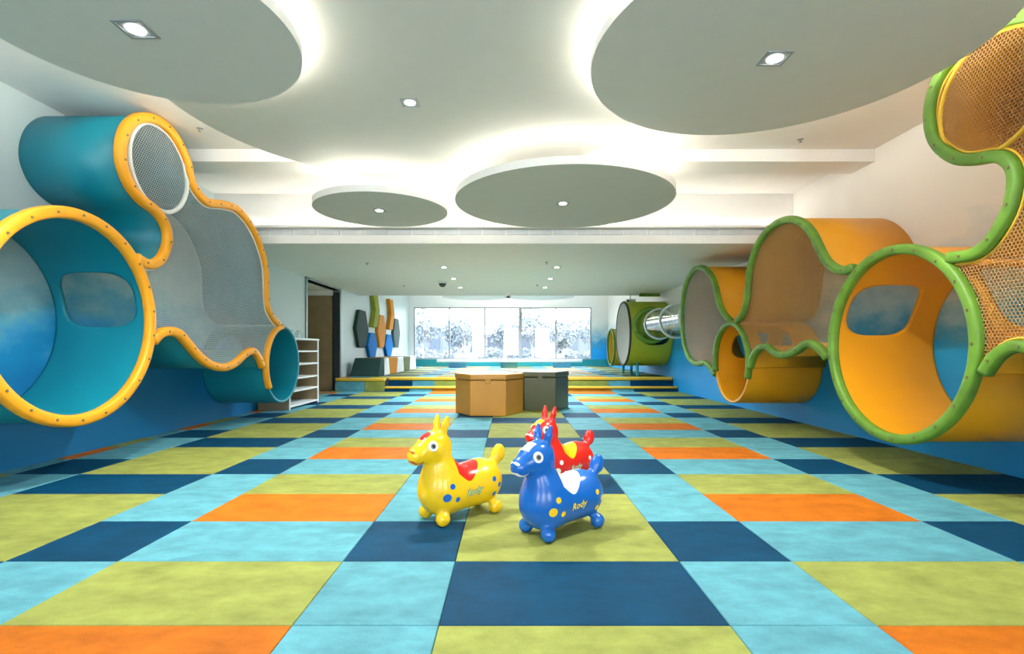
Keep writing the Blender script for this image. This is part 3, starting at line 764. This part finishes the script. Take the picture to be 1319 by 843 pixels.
def horse_mat(name, skin, patch, spots, mouth):
    m, nt, b = nodes_of(name)
    tc = N(nt, 'ShaderNodeTexCoord'); sp = N(nt, 'ShaderNodeSeparateXYZ'); nt.links.new(tc.outputs['Object'], sp.inputs[0])
    X, Yv, Z = sp.outputs
    def mth(op, a, bb=None, c=None):
        n = N(nt, 'ShaderNodeMath', operation=op)
        for i, v in enumerate((a, bb, c)):
            if v is None: continue
            if isinstance(v, (int, float)): n.inputs[i].default_value = v
            else: nt.links.new(v, n.inputs[i])
        return n.outputs[0]
    def dist(x, z, sx=1, sz=1):
        a = mth('MULTIPLY', mth('SUBTRACT', X, x), 1/sx); c = mth('MULTIPLY', mth('SUBTRACT', Z, z), 1/sz)
        return mth('SQRT', mth('ADD', mth('MULTIPLY', a, a), mth('MULTIPLY', c, c)))
    sm = None
    for x, z, r in SPOTS:
        k = mth('LESS_THAN', dist(x, z), r); sm = k if sm is None else mth('MAXIMUM', sm, k)
    a = mth('SUBTRACT', X, .008)
    vee = mth('SQRT', mth('MULTIPLY_ADD', a, a, .0006))
    sad = mth('MULTIPLY', mth('GREATER_THAN', mth('SUBTRACT', Z, .188), mth('MULTIPLY', vee, 1.0)), mth('MULTIPLY', mth('LESS_THAN', X, .075), mth('GREATER_THAN', X, -.10)))
    fore = mth('MULTIPLY', mth('LESS_THAN', dist(.222, .462, .034, .026), 1), mth('LESS_THAN', mth('ABSOLUTE', Yv), .03))
    ms = mth('MULTIPLY', mth('MULTIPLY', mth('LESS_THAN', mth('ABSOLUTE', mth('SUBTRACT', dist(.277, .374), .047)), .0045), mth('LESS_THAN', Z, .345)), mth('GREATER_THAN', X, .25))
    nos = mth('MULTIPLY', mth('LESS_THAN', dist(.306, .388), .007), mth('GREATER_THAN', X, .28))
    col = None
    base = N(nt, 'ShaderNodeRGB'); base.outputs[0].default_value = skin; col = base.outputs[0]
    for fac, c in ((sm, spots), (sad, patch), (fore, patch), (ms, mouth), (nos, mouth)):
        mx = N(nt, 'ShaderNodeMix', data_type='RGBA'); nt.links.new(fac, mx.inputs[0]); nt.links.new(col, mx.inputs[6]); mx.inputs[7].default_value = c; col = mx.outputs[2]
    nt.links.new(col, b.inputs['Base Color'])
    b.inputs['Roughness'].default_value = .22; b.inputs['Specular IOR Level'].default_value = .55
    return m
def text_mesh(word, size, off, cx, cz, lift, s):
    cu = bpy.data.curves.new('t', 'FONT'); cu.body = word; cu.size = size; cu.offset = off; cu.shear = .18; cu.resolution_u = 4
    cu.align_x = 'CENTER'; cu.align_y = 'CENTER'; cu.space_character = 1.02
    ob = bpy.data.objects.new('t', cu); COL.objects.link(ob)
    dg = bpy.context.evaluated_depsgraph_get(); me = bpy.data.meshes.new_from_object(ob.evaluated_get(dg))
    bm = bmesh.new(); bm.from_mesh(me)
    bmesh.ops.triangulate(bm, faces=bm.faces); bmesh.ops.subdivide_edges(bm, edges=[e for e in bm.edges if e.calc_length() > size*.12], cuts=2, use_grid_fill=False)
    bmesh.ops.triangulate(bm, faces=bm.faces)
    co = np.array([v.co[:] for v in bm.verts])
    x = cx-s*co[:, 0]; z = cz+co[:, 1]+.10*co[:, 0]; y = side_y(x, z, s)+s*lift
    for v, a, b_, c in zip(bm.verts, x, y, z): v.co = (a, b_, c)
    out = bpy.data.meshes.new('lettering'); bm.to_mesh(out); bm.free()
    bpy.data.objects.remove(ob); bpy.data.curves.remove(cu); bpy.data.meshes.remove(me)
    return out
word = 'Rody'
TXO = {s: text_mesh(word, .047, .0032, -.015, .155, .0012, s) for s in (1, -1)}
TXI = {s: text_mesh(word, .047, .0008, -.015, .155, .0022, s) for s in (1, -1)}
def eye_mesh(r, d, lift, s):
    c = np.array([.212, 0, .416]); c[1] = side_y(c[0], c[2], s)
    e = 1e-3; g = np.array([float(horse_sdf(c+np.eye(3)[k]*e)-horse_sdf(c)) for k in range(3)]); g /= np.linalg.norm(g)
    bm = bmesh.new(); bmesh.ops.create_uvsphere(bm, u_segments=20, v_segments=10, radius=1)
    R = Vector((0, 0, 1)).rotation_difference(Vector(g)).to_matrix()
    for v in bm.verts: v.co = R @ Vector((v.co.x*r, v.co.y*r*1.08, v.co.z*d+lift)) + Vector(c)
    me = bpy.data.meshes.new('eye'); bm.to_mesh(me); bm.free(); me.polygons.foreach_set('use_smooth', [True]*len(me.polygons)); return me
EY = {s: (eye_mesh(.0255, .007, .0, s), eye_mesh(.0145, .004, .005, s), eye_mesh(.0085, .003, .008, s)) for s in (1, -1)}
def set_m(o, m):
    if not o.data.materials: o.data.materials.append(m)
    o.material_slots[0].link = 'OBJECT'; o.material_slots[0].material = m
def horse(x, y, deg, hm, fill, line, label, sc=1.0):
    t = thing('bouncy_horse', (x, y, .008), label, 'bouncy horse', 'inflatable bouncy horses', math.radians(deg)); t.scale = (sc, sc, sc)
    b = link('body', horse_me, None, t); set_m(b, hm)
    for s in (1, -1):
        e = link('eye', EY[s][0], None, b); set_m(e, M['eyew']); e.parent = t
        p = link('iris', EY[s][1], None, e); set_m(p, M['eyeg'])
        p = link('pupil', EY[s][2], None, e); set_m(p, M['black'])
        l = link('lettering', TXO[s], None, t); set_m(l, line)
        l2 = link('letter_fill', TXI[s], None, l); set_m(l2, fill)
P_ = lambda n, c: mat(n, c, .3, var=.0)
yl, rd, bl, wh = (.90, .56, .008, 1), (.70, .018, .012, 1), (.006, .125, .50, 1), (.85, .85, .83, 1)
fillG = P_('lettering_lime', (.62, .75, .12, 1)); lineB = P_('lettering_blue', (.01, .10, .40, 1)); lineN = P_('lettering_navy', (.005, .03, .16, 1)); fillY = P_('lettering_yellow', (.9, .75, .1, 1)); fillC = P_('lettering_cream', (.85, .72, .35, 1))
horse(-.285, 2.90, -140, horse_mat('yellow_vinyl', yl, rd, bl, (.55, .12, .02, 1)), fillG, lineB, 'yellow bouncy horse with red saddle and blue spots', 1.03)
horse(.264, 2.667, -143, horse_mat('blue_vinyl', bl, wh, yl, wh), fillY, lineN, 'blue bouncy horse with white saddle and yellow spots', 1.0)
horse(.355, 3.50, -141, horse_mat('red_vinyl', rd, yl, wh, wh), fillC, lineN, 'red bouncy horse with yellow saddle behind the blue one', 1.0)

# ================================================================== OUTSIDE THE WINDOW
struct(box('terrace', -30, 30, YE+.2, 70, -.3, -.02, M['pave']))
tag(box('low_wall', -14, 14, 30, 30.3, -.02, .7, M['far'], b=.02), 'pale low garden wall beyond the window', 'wall')
def house(x0, x1, y0, y1, h, label, m):
    t = thing('far_building', ((x0+x1)/2, y0, -.02), label, 'building', 'pale buildings beyond the terrace')
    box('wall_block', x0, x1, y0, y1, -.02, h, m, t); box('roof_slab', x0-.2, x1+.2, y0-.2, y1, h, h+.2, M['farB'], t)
    n = max(2, int((x1-x0)/1.6))
    for i in range(n):
        a = x0+(i+.25)*(x1-x0)/n; box('window', a, a+(x1-x0)/n*.5, y0-.04, y0+.02, h*.35, h*.75, M['farB'], t)
house(-11, -3.8, 44, 52, 2.6, 'pale low building left beyond the terrace', M['far'])
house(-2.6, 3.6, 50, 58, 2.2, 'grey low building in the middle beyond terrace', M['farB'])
house(4.6, 12.5, 46, 54, 2.5, 'pale low building right beyond the terrace', M['far'])
def leafball(c, r, n, s=.09):
    parts = []; V = []; F = []
    for _ in range(n):
        u = Vector((random.gauss(0, 1), random.gauss(0, 1), random.gauss(0, 1))).normalized()*(random.random()**.4)
        p = Vector(c)+Vector((u.x*r[0], u.y*r[1], u.z*r[2]))
        a = Vector((random.gauss(0, 1), random.gauss(0, 1), random.gauss(0, 1))).normalized(); b = a.orthogonal().normalized()
        k = len(V); V += [tuple(p-a*s), tuple(p+b*s*.45), tuple(p+a*s), tuple(p-b*s*.45)]; F.append((k, k+1, k+2, k+3))
    return V, F
TR = [(-4.2, 24.5, 2.4, 1.0), (-2.3, 23.0, 2.0, .75), (-.3, 26, 2.0, .8), (1.0, 24, 2.5, .95), (2.3, 22.6, 1.9, .6), (3.9, 25, 2.3, 1.0)]
NT = ['leftmost', 'second from the left', 'third from the left', 'third from the right', 'second from the right', 'rightmost']
for (x, y, h, r), nm in zip(TR, NT):
    t = thing('garden_tree', (x, y, -.02), 'small glare-washed tree outside the window, %s' % nm, 'tree', 'trees on the terrace')
    br = [tube([(x, y, -.02), (x+.05, y, h*.3), (x-.03, y, h*.55)], 0, 6, radii=[.07, .055, .04])]
    for k in range(5):
        a = k*1.257; br.append(tube([(x, y, h*.45), (x+.3*r*math.cos(a), y+.3*r*math.sin(a), h*.7), (x+.65*r*math.cos(a), y+.65*r*math.sin(a), h*.9)], 0, 5, radii=[.035, .025, .012]))
    pyobj('trunk', *merge(br), M['trunk'], t)
    o = pyobj('foliage', *leafball((x, y, h*.85), (r, r, h*.35), 900, .10), M['leaf'], t); o['kind'] = 'stuff'
for k in range(8):
    x = -7+k*2.0
    t = thing('hedge_shrub', (x, 28.9, -.02), 'rounded glare-washed shrub before the garden wall, '+('leftmost of the row', 'second from the left', 'third from the left', 'left one of the middle two', 'right one of the middle two', 'third from the right', 'second from the right', 'rightmost of the row')[k], 'shrub', 'shrubs before the garden wall')
    pyobj('stem', *tube([(x, 28.9, -.02), (x, 28.9, .5)], .03, 6), M['trunk'], t)
    o = pyobj('foliage', *leafball((x, 28.9, .55), (.95, .5, .5), 450, .11), M['leaf'], t); o['kind'] = 'stuff'
for x, lb in ((-1.85, 'white planter outside the window, left one'), (1.75, 'white planter outside the window, right one')):
    t = thing('planter', (x, 21.5, -.02), lb, 'planter', 'white planters')
    pyobj('pot', *cylv((x, 21.5, -.02), .38, .75, 24, r2=.5), M['wpad'], t)
    br = []
    for k in range(7):
        a = k*.9; br.append(tube([(x, 21.5, .7), (x+.2*math.cos(a), 21.5+.2*math.sin(a), 1.2), (x+.45*math.cos(a), 21.5+.45*math.sin(a), 1.75)], 0, 5, radii=[.035, .028, .012]))
    pyobj('stems', *merge(br), M['trunk'], t)
    o = pyobj('foliage', *leafball((x, 21.5, 1.6), (.55, .55, .4), 260, .08), M['leaf'], t); o['kind'] = 'stuff'
